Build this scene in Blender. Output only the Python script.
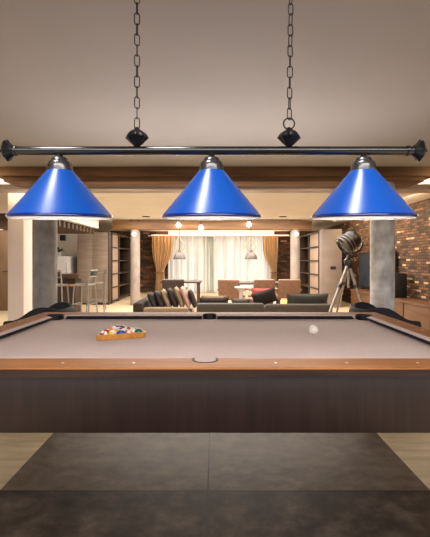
import bpy, bmesh, math, random
from mathutils import Vector, Matrix
random.seed(7)
PI = math.pi
S = bpy.context.scene
for o in list(bpy.data.objects):
    bpy.data.objects.remove(o)
COL = S.collection

# ------------------------------------------------------------------ camera
F = 390.0; HOR = 260.0; CXP = 215.0; EYE = 1.29
cam_d = bpy.data.cameras.new('camera'); cam = bpy.data.objects.new('camera', cam_d); COL.objects.link(cam)
cam.location = (0, 0, EYE); cam.rotation_euler = (PI/2, 0, 0)
cam_d.sensor_fit = 'HORIZONTAL'; cam_d.sensor_width = 36.0; cam_d.lens = 36.0*F/430.0
cam_d.shift_x = 0.0; cam_d.shift_y = -(268.5-HOR)/430.0
cam_d.clip_start = 0.05; cam_d.clip_end = 100
S.camera = cam

# ------------------------------------------------------------------ world, exposure
w = bpy.data.worlds.new('world'); S.world = w; w.use_nodes = True
bg = w.node_tree.nodes['Background']; bg.inputs[1].default_value = 2.6
_n = w.node_tree.nodes; _l = w.node_tree.links
_tc = _n.new('ShaderNodeTexCoord'); _sp = _n.new('ShaderNodeSeparateXYZ'); _cr = _n.new('ShaderNodeValToRGB')
_mr = _n.new('ShaderNodeMapRange'); _mr.inputs['From Min'].default_value = -.06; _mr.inputs['From Max'].default_value = .10
_cr.color_ramp.elements[0].color = (.04, .037, .035, 1); _cr.color_ramp.elements[1].color = (1.0, .94, .91, 1)
_l.new(_tc.outputs['Generated'], _sp.inputs[0]); _l.new(_sp.outputs['Z'], _mr.inputs[0]); _l.new(_mr.outputs[0], _cr.inputs[0]); _l.new(_cr.outputs[0], bg.inputs[0])
S.view_settings.view_transform = 'Standard'; S.view_settings.look = 'None'
S.view_settings.exposure = 0.0; S.view_settings.gamma = 1.0; S.view_settings.use_curve_mapping = False
try:
    S.cycles.max_bounces = 8; S.cycles.diffuse_bounces = 5; S.cycles.sample_clamp_indirect = 4.0
    S.cycles.use_denoising = True; S.cycles.caustics_reflective = False; S.cycles.caustics_refractive = False
except Exception:
    pass

# ------------------------------------------------------------------ lights
def area(name, loc, rot, sx, sy, e, col=(1, .86, .70), spread=PI):
    d = bpy.data.lights.new(name, 'AREA'); d.shape = 'RECTANGLE'; d.size = sx; d.size_y = sy
    d.energy = e; d.color = col; d.spread = spread
    o = bpy.data.objects.new(name, d); COL.objects.link(o); o.location = loc; o.rotation_euler = rot
    return o
def spot(name, loc, tgt, e, ang=60, col=(1, .8, .58), r=.05, blend=.6):
    d = bpy.data.lights.new(name, 'SPOT'); d.energy = e; d.spot_size = math.radians(ang); d.spot_blend = blend
    d.color = col; d.shadow_soft_size = r
    o = bpy.data.objects.new(name, d); COL.objects.link(o); o.location = loc
    o.rotation_euler = (Vector(tgt)-Vector(loc)).to_track_quat('-Z', 'Y').to_euler()
    return o
def point(name, loc, e, col=(1, .78, .55), r=.05):
    d = bpy.data.lights.new(name, 'POINT'); d.energy = e; d.color = col; d.shadow_soft_size = r
    o = bpy.data.objects.new(name, d); COL.objects.link(o); o.location = loc
    return o
WARM = (1, .93, .85)
area('overhead_fill', (0, 0.15, 2.42), (0, 0, 0), 3.2, .6, 58, (1, .94, .90))  # unseen fill added overhead for the table and the shades
for sx in (-0.646, -0.014, 0.618):
    spot('shade_highlight_spot', (sx-.26, 1.40, 2.40), (sx-.03, 1.52, 1.58), 26, 38, (1, .97, .95), .11, .5)  # added spots, each aimed to put a highlight on its blue shade
area('hidden_ceiling_fill', (0, 4.35, .25), (math.radians(208), 0, 0), 2.6, .5, 13.5, (1, .92, .85), math.radians(70))  # unseen light added behind the table to brighten the near ceiling
area('lounge_fill', (0, 7.2, 2.42), (0, 0, 0), 5.0, 2.2, 118, WARM)  # broad unseen fills added to brighten the lounge, this and the next
area('lounge_fill', (0, 9.7, 2.42), (0, 0, 0), 5.0, 2.0, 320, WARM)
area('beam_back_fill', (0, 5.60, 2.26), (math.radians(150), 0, 0), 6.5, .15, 60, (1, .80, .60))  # unseen strip added behind the beam to brighten the lounge ceiling
for sx in (-1, 1):
    point('beam_end_light', (sx*2.85, 4.62, 2.34), 2.0, (1, .70, .40), .04)
area('bar_ceiling_light', (-4.6, 8.6, 2.42), (0, 0, 0), 1.6, 2.2, 70, WARM)
area('back_cove_light', (0.2, 14.6, 2.28), (math.radians(170), 0, 0), 5.2, .2, 60, (1, .82, .60))
area('dining_ceiling_light', (0.2, 13.0, 2.42), (0, 0, 0), 4.5, 2.4, 90, WARM)
area('daylight_behind_curtains', (0.25, 16.3, 1.3), (math.radians(-90), 0, 0), 4.2, 2.2, 44, (.95, .98, 1.0))
area('brick_wall_fill', (3.45, 8.6, 2.42), (0, math.radians(-35), 0), .2, 6.0, 85, (1, .72, .44))  # unseen strip added to brighten the brick wall

# ------------------------------------------------------------------ materials
def new_mat(name):
    m = bpy.data.materials.new(name); m.use_nodes = True
    nt = m.node_tree; b = nt.nodes['Principled BSDF']
    return m, nt, b
def setin(b, k, v):
    if k in b.inputs: b.inputs[k].default_value = v
def c4(c): return (c[0], c[1], c[2], 1)
def mat(name, c1, c2=None, rough=.5, metal=0.0, scale=(8, 8, 8), detail=4, bump=0.0, spec=.5, coat=0.0, coat_rough=.1, lo=.35, hi=.65, emit=None, es=0, sheen=0):
    m, nt, b = new_mat(name)
    setin(b, 'Base Color', c4(c1)); setin(b, 'Roughness', rough); setin(b, 'Metallic', metal); setin(b, 'Specular IOR Level', spec)
    setin(b, 'Coat Weight', coat); setin(b, 'Coat Roughness', coat_rough); setin(b, 'Sheen Weight', sheen)
    if emit: setin(b, 'Emission Color', c4(emit)); setin(b, 'Emission Strength', es)
    if c2 is None: c2 = tuple(x*.85 for x in c1)
    tc = nt.nodes.new('ShaderNodeTexCoord'); mp = nt.nodes.new('ShaderNodeMapping'); mp.inputs['Scale'].default_value = scale
    nz = nt.nodes.new('ShaderNodeTexNoise'); nz.inputs['Scale'].default_value = 1.0; nz.inputs['Detail'].default_value = detail
    cr = nt.nodes.new('ShaderNodeValToRGB'); cr.color_ramp.elements[0].position = lo; cr.color_ramp.elements[1].position = hi
    cr.color_ramp.elements[0].color = c4(c1); cr.color_ramp.elements[1].color = c4(c2)
    L = nt.links.new
    L(tc.outputs['Object'], mp.inputs[0]); L(mp.outputs[0], nz.inputs['Vector']); L(nz.outputs['Fac'], cr.inputs[0]); L(cr.outputs[0], b.inputs['Base Color'])
    if bump:
        bp = nt.nodes.new('ShaderNodeBump'); bp.inputs['Strength'].default_value = bump; bp.inputs['Distance'].default_value = .01
        L(nz.outputs['Fac'], bp.inputs['Height']); L(bp.outputs[0], b.inputs['Normal'])
    return m
def glow(name, c, s):
    m, nt, b = new_mat(name); setin(b, 'Base Color', c4(c)); setin(b, 'Emission Color', c4(c)); setin(b, 'Emission Strength', s); return m
def brick_mat(name, plane, bw=.17, bh=.055, pale=.075, dark=((.030, .013, .006), (.21, .098, .040)), highlight_c=(.78, .52, .30)):
    m, nt, b = new_mat(name); L = nt.links.new; N = nt.nodes.new
    tc = N('ShaderNodeTexCoord'); sp = N('ShaderNodeSeparateXYZ'); cb = N('ShaderNodeCombineXYZ')
    L(tc.outputs['Object'], sp.inputs[0]); L(sp.outputs['Y' if plane == 'x' else 'X'], cb.inputs[0]); L(sp.outputs['Z'], cb.inputs[1])
    bt = N('ShaderNodeTexBrick'); bt.inputs['Color1'].default_value = (0, 0, 0, 1); bt.inputs['Color2'].default_value = (1, 1, 1, 1)
    bt.inputs['Mortar'].default_value = (0, 0, 0, 1); bt.inputs['Scale'].default_value = 1.0
    bt.inputs['Brick Width'].default_value = bw; bt.inputs['Row Height'].default_value = bh
    bt.inputs['Mortar Size'].default_value = .007; bt.inputs['Mortar Smooth'].default_value = .1
    L(cb.outputs[0], bt.inputs['Vector'])
    cr = N('ShaderNodeValToRGB'); e = cr.color_ramp.elements
    e[0].position = 0; e[0].color = c4(dark[0]); e[1].position = 1-pale-.12; e[1].color = c4(dark[1])
    x = e.new(1-pale); x.color = c4(tuple(v*1.5 for v in dark[1])); y = e.new(min(.995, 1-pale*.45)); y.color = c4(highlight_c)  # palest stop: highlights of protruding bricks, painted into the colour
    L(bt.outputs['Color'], cr.inputs[0])
    nz = N('ShaderNodeTexNoise'); nz.inputs['Scale'].default_value = 14; L(tc.outputs['Object'], nz.inputs['Vector'])
    mx = N('ShaderNodeMix'); mx.data_type = 'RGBA'; mx.blend_type = 'MULTIPLY'; mx.inputs[0].default_value = .5
    L(cr.outputs[0], mx.inputs[6]); L(nz.outputs['Fac'], mx.inputs[7])
    mo = N('ShaderNodeMix'); mo.data_type = 'RGBA'; L(bt.outputs['Fac'], mo.inputs[0]); L(mx.outputs[2], mo.inputs[6]); mo.inputs[7].default_value = (.012, .008, .006, 1)
    L(mo.outputs[2], b.inputs['Base Color'])
    ht = N('ShaderNodeMath'); ht.operation = 'SUBTRACT'; L(bt.outputs['Color'], ht.inputs[0]); L(bt.outputs['Fac'], ht.inputs[1])
    bp = N('ShaderNodeBump'); bp.inputs['Strength'].default_value = .9; bp.inputs['Distance'].default_value = .02
    L(ht.outputs[0], bp.inputs['Height']); L(bp.outputs[0], b.inputs['Normal']); setin(b, 'Roughness', .7)
    return m

M = {}
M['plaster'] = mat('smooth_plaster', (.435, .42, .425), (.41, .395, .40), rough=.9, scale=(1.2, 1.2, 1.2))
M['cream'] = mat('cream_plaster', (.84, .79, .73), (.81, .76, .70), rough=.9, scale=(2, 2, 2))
M['white'] = mat('white_plaster', (.85, .80, .77), (.82, .77, .74), rough=.85, scale=(2, 2, 2))
M['pillar'] = mat('pillar_plaster', (.84, .75, .70), (.80, .71, .66), rough=.9, scale=(2, 2, 2))
M['beam'] = mat('beam_oak', (.13, .062, .026), (.25, .13, .055), rough=.55, scale=(1.2, 14, 14), detail=6, bump=.15)
M['steel'] = mat('grey_soffit_steel', (.50, .44, .40), (.58, .51, .46), rough=.3, metal=.3, scale=(1, 8, 8))
M['slat'] = mat('dark_slat_timber', (.05, .026, .014), (.09, .05, .026), rough=.6, scale=(12, 2, 12))
M['concrete'] = mat('column_concrete', (.17, .165, .165), (.33, .32, .315), rough=.7, scale=(7, 7, 5), detail=8, bump=.2, lo=.3, hi=.7)
M['concrete_pale'] = mat('column_concrete_pale', (.36, .37, .39), (.82, .83, .86), rough=.7, scale=(8, 8, 6), detail=8, bump=.2, lo=.3, hi=.7)
M['col_warm'] = mat('column_warm_plaster', (.27, .22, .19), (.36, .30, .26), rough=.8, scale=(5, 5, 3), detail=6)
M['brick_side'] = brick_mat('brick_side', 'x')
M['brick_back'] = brick_mat('brick_back', 'y', bw=.26, bh=.08, pale=.08)
M['cab'] = mat('cabinet_veneer', (.22, .165, .125), (.29, .22, .17), rough=.6, scale=(1.5, 1.5, 18), detail=5)
M['cab_pink'] = mat('panel_pale_veneer', (.23, .18, .15), (.27, .215, .18), rough=.6, scale=(2, 2, 6))
M['darkwood'] = mat('bookcase_dark_wood', (.035, .02, .013), (.06, .035, .022), rough=.5, scale=(14, 14, 2))
M['lit_back'] = mat('bookcase_lit_cream_back', (.46, .33, .25), (.52, .38, .29), rough=.6, scale=(8, 8, 1.5))
M['apron'] = mat('apron_walnut', (.016, .0076, .006), (.025, .0118, .009), rough=.42, scale=(45, 45, 2.2), detail=6, spec=.4, bump=.05)
M['rail'] = mat('rail_walnut', (.24, .093, .029), (.34, .14, .045), rough=.5, scale=(2.0, 30, 30), detail=6, spec=.3)
M['fascia'] = mat('fascia_dark_walnut', (.026, .014, .011), (.050, .028, .021), rough=.4, scale=(2.0, 30, 30), detail=6, spec=.4)
M['cloth'] = mat('billiard_cloth', (.54, .425, .39), (.515, .402, .37), rough=.95, scale=(40, 40, 40), spec=.15, sheen=.1)
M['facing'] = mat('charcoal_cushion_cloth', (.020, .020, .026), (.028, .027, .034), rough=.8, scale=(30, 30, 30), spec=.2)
M['rubber'] = mat('black_rubber', (.008, .008, .009), (.014, .014, .015), rough=.5, scale=(20, 20, 20))
M['pearl'] = mat('pearl_inlay', (.85, .78, .68), (.75, .68, .6), rough=.2, scale=(60, 60, 60))
M['black_metal'] = mat('black_enamel', (.008, .008, .009), (.012, .012, .013), rough=.17, scale=(20, 20, 20), spec=.8, coat=.35, coat_rough=.15)
M['cast'] = mat('black_cast_iron', (.012, .012, .013), (.028, .028, .03), rough=.33, metal=.4, scale=(60, 60, 60), bump=.2)
M['chain'] = mat('chain_steel', (.018, .016, .016), (.035, .032, .03), rough=.45, metal=.3, scale=(60, 60, 60))
M['pewter'] = mat('pewter_cup', (.13, .13, .135), (.18, .18, .185), rough=.25, metal=.85, scale=(30, 30, 30))
M['blue'] = mat('blue_enamel', (.0015, .082, .46), (.002, .086, .47), rough=.33, scale=(6, 6, 6), spec=.35, coat=.5, coat_rough=.27)
M['blue_dark'] = mat('blue_enamel_rim', (.004, .022, .20), (.004, .024, .21), rough=.2, scale=(6, 6, 6), coat=.5)
M['shade_in'] = mat('white_enamel', (.88, .88, .88), (.86, .86, .86), rough=.4, scale=(6, 6, 6))
M['bulb'] = glow('lit_bulb', (1, .98, .95), 70)
M['spot_glow'] = glow('lit_spotlight', (1, .88, .66), 22)
M['col_glow'] = glow('lit_column_lamp', (1, .86, .62), 9)
M['cove'] = glow('lit_cove_strip', (1, .83, .58), 2.2)
M['black_fabric'] = mat('black_upholstery', (.011, .012, .016), (.02, .021, .026), rough=.75, scale=(50, 50, 50), bump=.1, spec=.3)
M['leather'] = mat('dark_brown_leather', (.045, .028, .022), (.07, .045, .034), rough=.45, scale=(20, 20, 20))
M['tan_leather'] = mat('tan_leather', (.20, .105, .062), (.27, .145, .088), rough=.5, scale=(18, 18, 18))
M['olive'] = mat('olive_grey_fabric', (.052, .044, .030), (.070, .060, .042), rough=.9, scale=(40, 40, 40), sheen=.2)
M['slate'] = mat('slate_fabric', (.055, .055, .047), (.072, .071, .061), rough=.9, scale=(40, 40, 40))
M['umber'] = mat('umber_fabric', (.022, .015, .012), (.034, .024, .019), rough=.9, scale=(40, 40, 40))
M['tan'] = mat('tan_fabric', (.22, .160, .095), (.27, .20, .125), rough=.9, scale=(40, 40, 40))
M['rose'] = mat('rose_fabric', (.55, .30, .26), (.62, .36, .31), rough=.9, scale=(40, 40, 40))
M['red'] = mat('red_fabric', (.46, .10, .10), (.56, .15, .14), rough=.85, scale=(40, 40, 40))
M['orange_wood'] = mat('rack_oak', (.46, .17, .022), (.58, .25, .04), rough=.35, scale=(30, 30, 6), coat=.3)
M['oak'] = mat('honey_oak', (.30, .165, .075), (.40, .23, .11), rough=.5, scale=(2, 18, 18), detail=5)
M['bench'] = mat('bench_oak', (.10, .042, .016), (.15, .068, .028), rough=.45, scale=(14, 1.5, 14), detail=5)
M['door'] = mat('door_wood', (.15, .09, .045), (.21, .125, .065), rough=.5, scale=(14, 14, 1.6))
M['nickel'] = mat('brushed_nickel', (.30, .29, .28), (.38, .37, .36), rough=.28, metal=.9, scale=(30, 30, 30))
M['gun'] = mat('gunmetal', (.055, .055, .058), (.10, .098, .095), rough=.28, metal=.85, scale=(14, 14, 14))
M['worn_steel'] = mat('worn_grey_steel', (.30, .275, .25), (.42, .39, .36), rough=.4, metal=.5, scale=(20, 20, 20))
M['lens'] = mat('lamp_lens', (.22, .23, .24), (.3, .31, .32), rough=.08, metal=.6, scale=(4, 4, 4))
M['screen'] = mat('tv_screen', (.030, .036, .045), (.038, .044, .054), rough=.25, scale=(2, 2, 2))
M['plastic'] = mat('black_plastic', (.009, .009, .01), (.014, .014, .015), rough=.45, scale=(20, 20, 20))
M['gold'] = mat('golden_drape', (.50, .29, .105), (.62, .38, .16), rough=.75, scale=(16, 16, 2), sheen=.3)
M['taupe_lamp'] = mat('taupe_lamp_enamel', (.075, .054, .044), (.095, .07, .058), rough=.4, scale=(10, 10, 10))
M['rope'] = mat('brass_wire', (.42, .29, .15), (.5, .36, .2), rough=.4, metal=.4, scale=(20, 20, 20))
M['white_lac'] = mat('white_lacquer', (.82, .80, .77), (.80, .78, .75), rough=.35, scale=(5, 5, 5))
M['counter'] = mat('counter_dark_oak', (.055, .03, .017), (.085, .048, .028), rough=.4, scale=(3, 14, 14))
M['amber'] = glow('lit_amber_lantern', (1, .52, .20), 1.3)
M['leafy'] = mat('dark_leaf', (.03, .045, .02), (.05, .07, .03), rough=.6, scale=(20, 20, 20))
# sheer curtain: translucent cloth
def sheer(name, c):
    m = bpy.data.materials.new(name); m.use_nodes = True; nt = m.node_tree; nt.nodes.clear(); L = nt.links.new; N = nt.nodes.new
    out = N('ShaderNodeOutputMaterial'); d = N('ShaderNodeBsdfDiffuse'); t = N('ShaderNodeBsdfTranslucent'); mx = N('ShaderNodeMixShader')
    tc = N('ShaderNodeTexCoord'); mp = N('ShaderNodeMapping'); mp.inputs['Scale'].default_value = (9, 1, .25); nz = N('ShaderNodeTexNoise'); nz.inputs['Scale'].default_value = 1
    cr = N('ShaderNodeValToRGB'); cr.color_ramp.elements[0].color = c4(tuple(x*.72 for x in c)); cr.color_ramp.elements[1].color = c4(c)
    cr.color_ramp.elements[0].position = .35; cr.color_ramp.elements[1].position = .55
    L(tc.outputs['Object'], mp.inputs[0]); L(mp.outputs[0], nz.inputs[0]); L(nz.outputs['Fac'], cr.inputs[0]); L(cr.outputs[0], d.inputs[0]); L(cr.outputs[0], t.inputs[0])
    mx.inputs[0].default_value = .55; L(d.outputs[0], mx.inputs[1]); L(t.outputs[0], mx.inputs[2]); L(mx.outputs[0], out.inputs[0]); return m
M['sheer'] = sheer('white_sheer', (.90, .88, .84))
M['sheer_grey'] = sheer('grey_green_sheer', (.62, .62, .53))
# glass pane
m = bpy.data.materials.new('window_glass'); m.use_nodes = True; nt = m.node_tree; nt.nodes.clear()
_o = nt.nodes.new('ShaderNodeOutputMaterial'); _t = nt.nodes.new('ShaderNodeBsdfTransparent'); _g = nt.nodes.new('ShaderNodeBsdfGlossy'); _m = nt.nodes.new('ShaderNodeMixShader')
_g.inputs['Roughness'].default_value = .03; _m.inputs[0].default_value = .07
nt.links.new(_t.outputs[0], _m.inputs[1]); nt.links.new(_g.outputs[0], _m.inputs[2]); nt.links.new(_m.outputs[0], _o.inputs[0]); M['glass'] = m

# floor: dark slabs under the table, tan tiles beyond
def floor_mat():
    m, nt, b = new_mat('floor_slabs'); L = nt.links.new; N = nt.nodes.new
    tc = N('ShaderNodeTexCoord'); sp = N('ShaderNodeSeparateXYZ'); L(tc.outputs['Object'], sp.inputs[0])
    def math_(op, a, bb=None, v=None):
        n = N('ShaderNodeMath'); n.operation = op; L(a, n.inputs[0])
        if bb is not None: L(bb, n.inputs[1])
        if v is not None: n.inputs[1].default_value = v
        return n.outputs[0]
    ax = math_('ABSOLUTE', sp.outputs['X'])
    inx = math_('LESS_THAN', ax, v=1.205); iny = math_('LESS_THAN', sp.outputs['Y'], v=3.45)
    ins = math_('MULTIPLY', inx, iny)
    def noise(scale, det=6, rough=.6):
        mp = N('ShaderNodeMapping'); mp.inputs['Scale'].default_value = scale; L(tc.outputs['Object'], mp.inputs[0])
        nz = N('ShaderNodeTexNoise'); nz.inputs['Scale'].default_value = 1; nz.inputs['Detail'].default_value = det; nz.inputs['Roughness'].default_value = rough; L(mp.outputs[0], nz.inputs[0]); return nz.outputs['Fac']
    def ramp(f, stops):
        cr = N('ShaderNodeValToRGB'); e = cr.color_ramp.elements
        e[0].position, e[0].color = stops[0][0], c4(stops[0][1]); e[1].position, e[1].color = stops[-1][0], c4(stops[-1][1])
        for p, c in stops[1:-1]:
            q = e.new(p); q.color = c4(c)
        L(f, cr.inputs[0]); return cr.outputs[0]
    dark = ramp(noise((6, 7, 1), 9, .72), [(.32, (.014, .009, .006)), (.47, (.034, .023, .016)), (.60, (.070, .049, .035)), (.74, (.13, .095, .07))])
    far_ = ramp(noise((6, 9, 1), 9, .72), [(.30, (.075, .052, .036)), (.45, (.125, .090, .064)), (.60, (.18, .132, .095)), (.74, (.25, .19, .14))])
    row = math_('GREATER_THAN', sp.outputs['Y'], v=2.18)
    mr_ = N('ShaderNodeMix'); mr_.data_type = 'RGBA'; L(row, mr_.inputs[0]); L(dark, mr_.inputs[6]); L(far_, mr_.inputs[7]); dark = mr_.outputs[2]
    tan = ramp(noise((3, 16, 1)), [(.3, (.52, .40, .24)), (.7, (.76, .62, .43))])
    # joints
    jx = math_('LESS_THAN', math_('ABSOLUTE', math_('ADD', sp.outputs['X'], v=.04)), v=.004)
    jy = math_('LESS_THAN', math_('ABSOLUTE', math_('SUBTRACT', math_('PINGPONG', math_('SUBTRACT', sp.outputs['Y'], v=2.18), v=.6), v=0)), v=.005)
    jj = math_('MULTIPLY', math_('MAXIMUM', jx, jy), ins)
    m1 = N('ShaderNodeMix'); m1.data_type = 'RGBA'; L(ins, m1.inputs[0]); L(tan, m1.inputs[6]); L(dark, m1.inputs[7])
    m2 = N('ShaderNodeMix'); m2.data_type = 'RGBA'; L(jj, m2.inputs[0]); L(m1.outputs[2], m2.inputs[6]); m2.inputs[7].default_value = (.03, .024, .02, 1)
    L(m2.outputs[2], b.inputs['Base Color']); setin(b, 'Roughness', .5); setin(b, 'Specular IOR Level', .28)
    return m
M['floor'] = floor_mat()

# ------------------------------------------------------------------ mesh helpers
def ob(name, bm, material, parent=None, smooth=True, angle=35, normals=True):
    if normals: bmesh.ops.recalc_face_normals(bm, faces=bm.faces)
    me = bpy.data.meshes.new(name); bm.to_mesh(me); bm.free()
    if smooth:
        for p in me.polygons: p.use_smooth = True
        try: me.set_sharp_from_angle(angle=math.radians(angle))
        except Exception: pass
    me.materials.append(material)
    o = bpy.data.objects.new(name, me); COL.objects.link(o)
    if parent is not None: o.parent = parent
    return o
def B(): return bmesh.new()
def box(bm, x0, x1, y0, y1, z0, z1, bev=0.0, seg=2, mtx=None):
    vs = [bm.verts.new((x, y, z)) for z in (z0, z1) for y in (y0, y1) for x in (x0, x1)]
    fs = [(0, 1, 3, 2), (4, 6, 7, 5), (0, 4, 5, 1), (2, 3, 7, 6), (0, 2, 6, 4), (1, 5, 7, 3)]
    faces = [bm.faces.new([vs[i] for i in f]) for f in fs]
    allv = vs
    if bev > 0:
        es = list({e for f in faces for e in f.edges})
        r = bmesh.ops.bevel(bm, geom=es, offset=bev, segments=seg, profile=.5, affect='EDGES', clamp_overlap=True)
        allv = list({v for v in r['verts']} | {v for v in vs if v.is_valid})
    if mtx is not None:
        bmesh.ops.transform(bm, matrix=mtx, verts=[v for v in allv if v.is_valid])
    return bm
def bx(x0, x1, y0, y1, z0, z1, bev=0.0, seg=2, mtx=None): return box(B(), x0, x1, y0, y1, z0, z1, bev, seg, mtx)
def lathe(bm, prof, n=32, mtx=None, close=False):
    rings = []
    for r, z in prof:
        if r < 1e-6: rings.append([bm.verts.new((0, 0, z))])
        else: rings.append([bm.verts.new((r*math.cos(2*PI*k/n), r*math.sin(2*PI*k/n), z)) for k in range(n)])
    pairs = list(zip(rings, rings[1:]))
    if close: pairs.append((rings[-1], rings[0]))
    for a, b in pairs:
        for k in range(n):
            k2 = (k+1) % n
            if len(a) == 1 and len(b) == 1: continue
            if len(a) == 1: bm.faces.new((a[0], b[k], b[k2]))
            elif len(b) == 1: bm.faces.new((a[k], b[0], a[k2]))
            else: bm.faces.new((a[k], b[k], b[k2], a[k2]))
    if mtx is not None: bmesh.ops.transform(bm, matrix=mtx, verts=[v for r in rings for v in r])
    return bm
def tube(bm, pts, r, n=10, closed=False, caps=True):
    pts = [Vector(p) for p in pts]; rings = []
    rr = r if isinstance(r, (list, tuple)) else [r]*len(pts)
    prev = None
    for i, p in enumerate(pts):
        if closed: t = (pts[(i+1) % len(pts)]-pts[i-1])
        else: t = pts[min(i+1, len(pts)-1)]-pts[max(i-1, 0)]
        t.normalize()
        if prev is None:
            u = t.orthogonal().normalized()
        else:
            u = (prev - t*prev.dot(t))
            u = u.normalized() if u.length > 1e-6 else t.orthogonal().normalized()
        prev = u; v = t.cross(u)
        rings.append([bm.verts.new(p+rr[i]*(u*math.cos(2*PI*k/n)+v*math.sin(2*PI*k/n))) for k in range(n)])
    pr = list(zip(rings, rings[1:]))
    if closed: pr.append((rings[-1], rings[0]))
    for a, b in pr:
        for k in range(n):
            bm.faces.new((a[k], a[(k+1) % n], b[(k+1) % n], b[k]))
    if caps and not closed:
        bm.faces.new(rings[0][::-1]); bm.faces.new(rings[-1])
    return bm
def prism(bm, poly, z0, z1):
    a = [bm.verts.new((x, y, z0)) for x, y in poly]; b = [bm.verts.new((x, y, z1)) for x, y in poly]
    n = len(poly)
    bm.faces.new(a[::-1]); bm.faces.new(b)
    for k in range(n): bm.faces.new((a[k], a[(k+1) % n], b[(k+1) % n], b[k]))
    return bm
def pillow(w_, h_, t, mtx=None, n=12, p=4):
    """a stuffed cushion standing in XZ, thickness along Y"""
    bm = B(); F_ = {}
    for s in (-1, 1):
        for i in range(n+1):
            for j in range(n+1):
                u = -1+2*i/n; v = -1+2*j/n
                edge = (i in (0, n) or j in (0, n))
                if edge and s == 1: F_[(s, i, j)] = F_[(-1, i, j)]; continue
                th = t/2*math.sqrt(max(0, (1-abs(u)**p)*(1-abs(v)**p)))
                pin = 1-.05*(1-abs(u))*0
                F_[(s, i, j)] = bm.verts.new((w_/2*u*(1-.06*(1-v*v)), s*th, h_/2*v*(1-.06*(1-u*u))))
    for s in (-1, 1):
        for i in range(n):
            for j in range(n):
                q = [F_[(s, i, j)], F_[(s, i+1, j)], F_[(s, i+1, j+1)], F_[(s, i, j+1)]]
                bm.faces.new(q if s < 0 else q[::-1])
    if mtx is not None: bmesh.ops.transform(bm, matrix=mtx, verts=bm.verts)
    return bm
def thing(name, label, cat, loc=(0, 0, 0), rz=0, group=None):
    o = bpy.data.objects.new(name, None); COL.objects.link(o); o.empty_display_size = .1
    o.location = loc; o.rotation_euler = (0, 0, rz); return tag(o, label, cat, group)
def tag(o, label, cat, group=None, kind=None):
    o['label'] = label; o['category'] = cat
    if group: o['group'] = group
    if kind: o['kind'] = kind
    return o
def struct(name, bm, m, label=None, smooth=True, parent=None):
    o = ob(name, bm, m, parent, smooth)
    if parent is None: o['kind'] = 'structure'
    if label: o['label'] = label
    return o
def dup(root, loc, rz, label=None):
    r = root.copy(); COL.objects.link(r); r.location = loc; r.rotation_euler = (0, 0, rz)
    if label: r['label'] = label
    for ch in list(root.children):
        c = ch.copy(); COL.objects.link(c); c.parent = r
        for g in ch.children:
            d = g.copy(); COL.objects.link(d); d.parent = c
    return r
def at(px, py, Y): return Vector(((px-CXP)*Y/F, Y, EYE-(py-HOR)*Y/F))
T = Matrix.Translation
def R(a, ax): return Matrix.Rotation(math.radians(a), 4, ax)

# ------------------------------------------------------------------ STRUCTURE
CEIL = 2.44
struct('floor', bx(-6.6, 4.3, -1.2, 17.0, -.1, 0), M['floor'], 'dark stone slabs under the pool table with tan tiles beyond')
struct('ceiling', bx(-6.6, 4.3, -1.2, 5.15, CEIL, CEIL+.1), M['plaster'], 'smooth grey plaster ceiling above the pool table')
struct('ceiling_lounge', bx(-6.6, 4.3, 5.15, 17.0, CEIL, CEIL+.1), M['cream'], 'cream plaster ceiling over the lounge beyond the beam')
struct('wall_right', bx(4.0, 4.2, 2.5, 15.5, 0, CEIL), M['brick_side'], 'dark brown brick wall with highlights painted on some bricks on the right')
struct('wall_left', bx(-6.4, -6.2, 2.5, 17, 0, CEIL), M['cream'])
WX0, WX1, WZ1 = -1.85, 2.35, 2.20
struct('wall_back_left', bx(-6.2, WX0, 15.5, 15.7, 0, CEIL), M['brick_back'], 'dark brick wall left of the curtained window')
struct('wall_back_right', bx(WX1, 4.2, 15.5, 15.7, 0, CEIL), M['brick_back'], 'dark brick wall right of the curtained window')
struct('wall_back_top', bx(WX0, WX1, 15.5, 15.7, WZ1, CEIL), M['cream'])
struct('wall_back_bottom', bx(WX0, WX1, 15.5, 15.7, 0, .1), M['cream'])
wn = struct('window_1', bx(WX0, WX1, 15.58, 15.60, .1, WZ1), M['glass'], 'wide window behind sheer white curtains', smooth=False)
fb = B()
for x in (WX0, -.82, .22, 1.28, WX1-.06): box(fb, x, x+.06, 15.55, 15.63, .1, WZ1)
box(fb, WX0, WX1, 15.55, 15.63, WZ1-.06, WZ1); box(fb, WX0, WX1, 15.55, 15.63, .1, .16)
struct('window_frame', fb, M['white_lac'], parent=wn, smooth=False)
# back-left wall with door and bar wall
struct('wall_back_bar', bx(-6.2, -4.0, 11.9, 12.05, 0, CEIL), M['cream'], 'pale wall behind the bar')
d1 = struct('door_1', bx(-6.15, -5.15, 9.92, 9.98, 0, 2.05, .004), M['door'], 'dark wooden door at the far left')
hb = B(); tube(hb, [(-5.26, 9.92, 1.0), (-5.26, 9.86, 1.0), (-5.38, 9.86, 1.0)], .012); lathe(hb, [(0, 0), (.03, 0), (.03, .012), (0, .012)], 16, T((-5.26, 9.92, 1.0)) @ R(90, 'X'))
ob('door_handle', hb, M['plastic'], d1)
ob('panel_groove', bx(-5.95, -5.45, 9.912, 9.921, 1.15, 1.85, .003), M['door'], d1).name = 'upper_panel'
ob('lower_panel', bx(-5.95, -5.45, 9.912, 9.921, .2, .9, .003), M['door'], d1)
struct('trim_1', bx(-5.15, -5.02, 9.90, 10.0, 0, 2.12, .004), M['cream'])
struct('wall_door', bx(-6.2, -5.02, 9.9, 10.0, 2.05, CEIL), M['cream'])
struct('pillar', bx(-3.19, -2.945, 6.0, 6.33, 0, CEIL, .006), M['pillar'], 'square cream plaster pillar beside the left concrete column')
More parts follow.
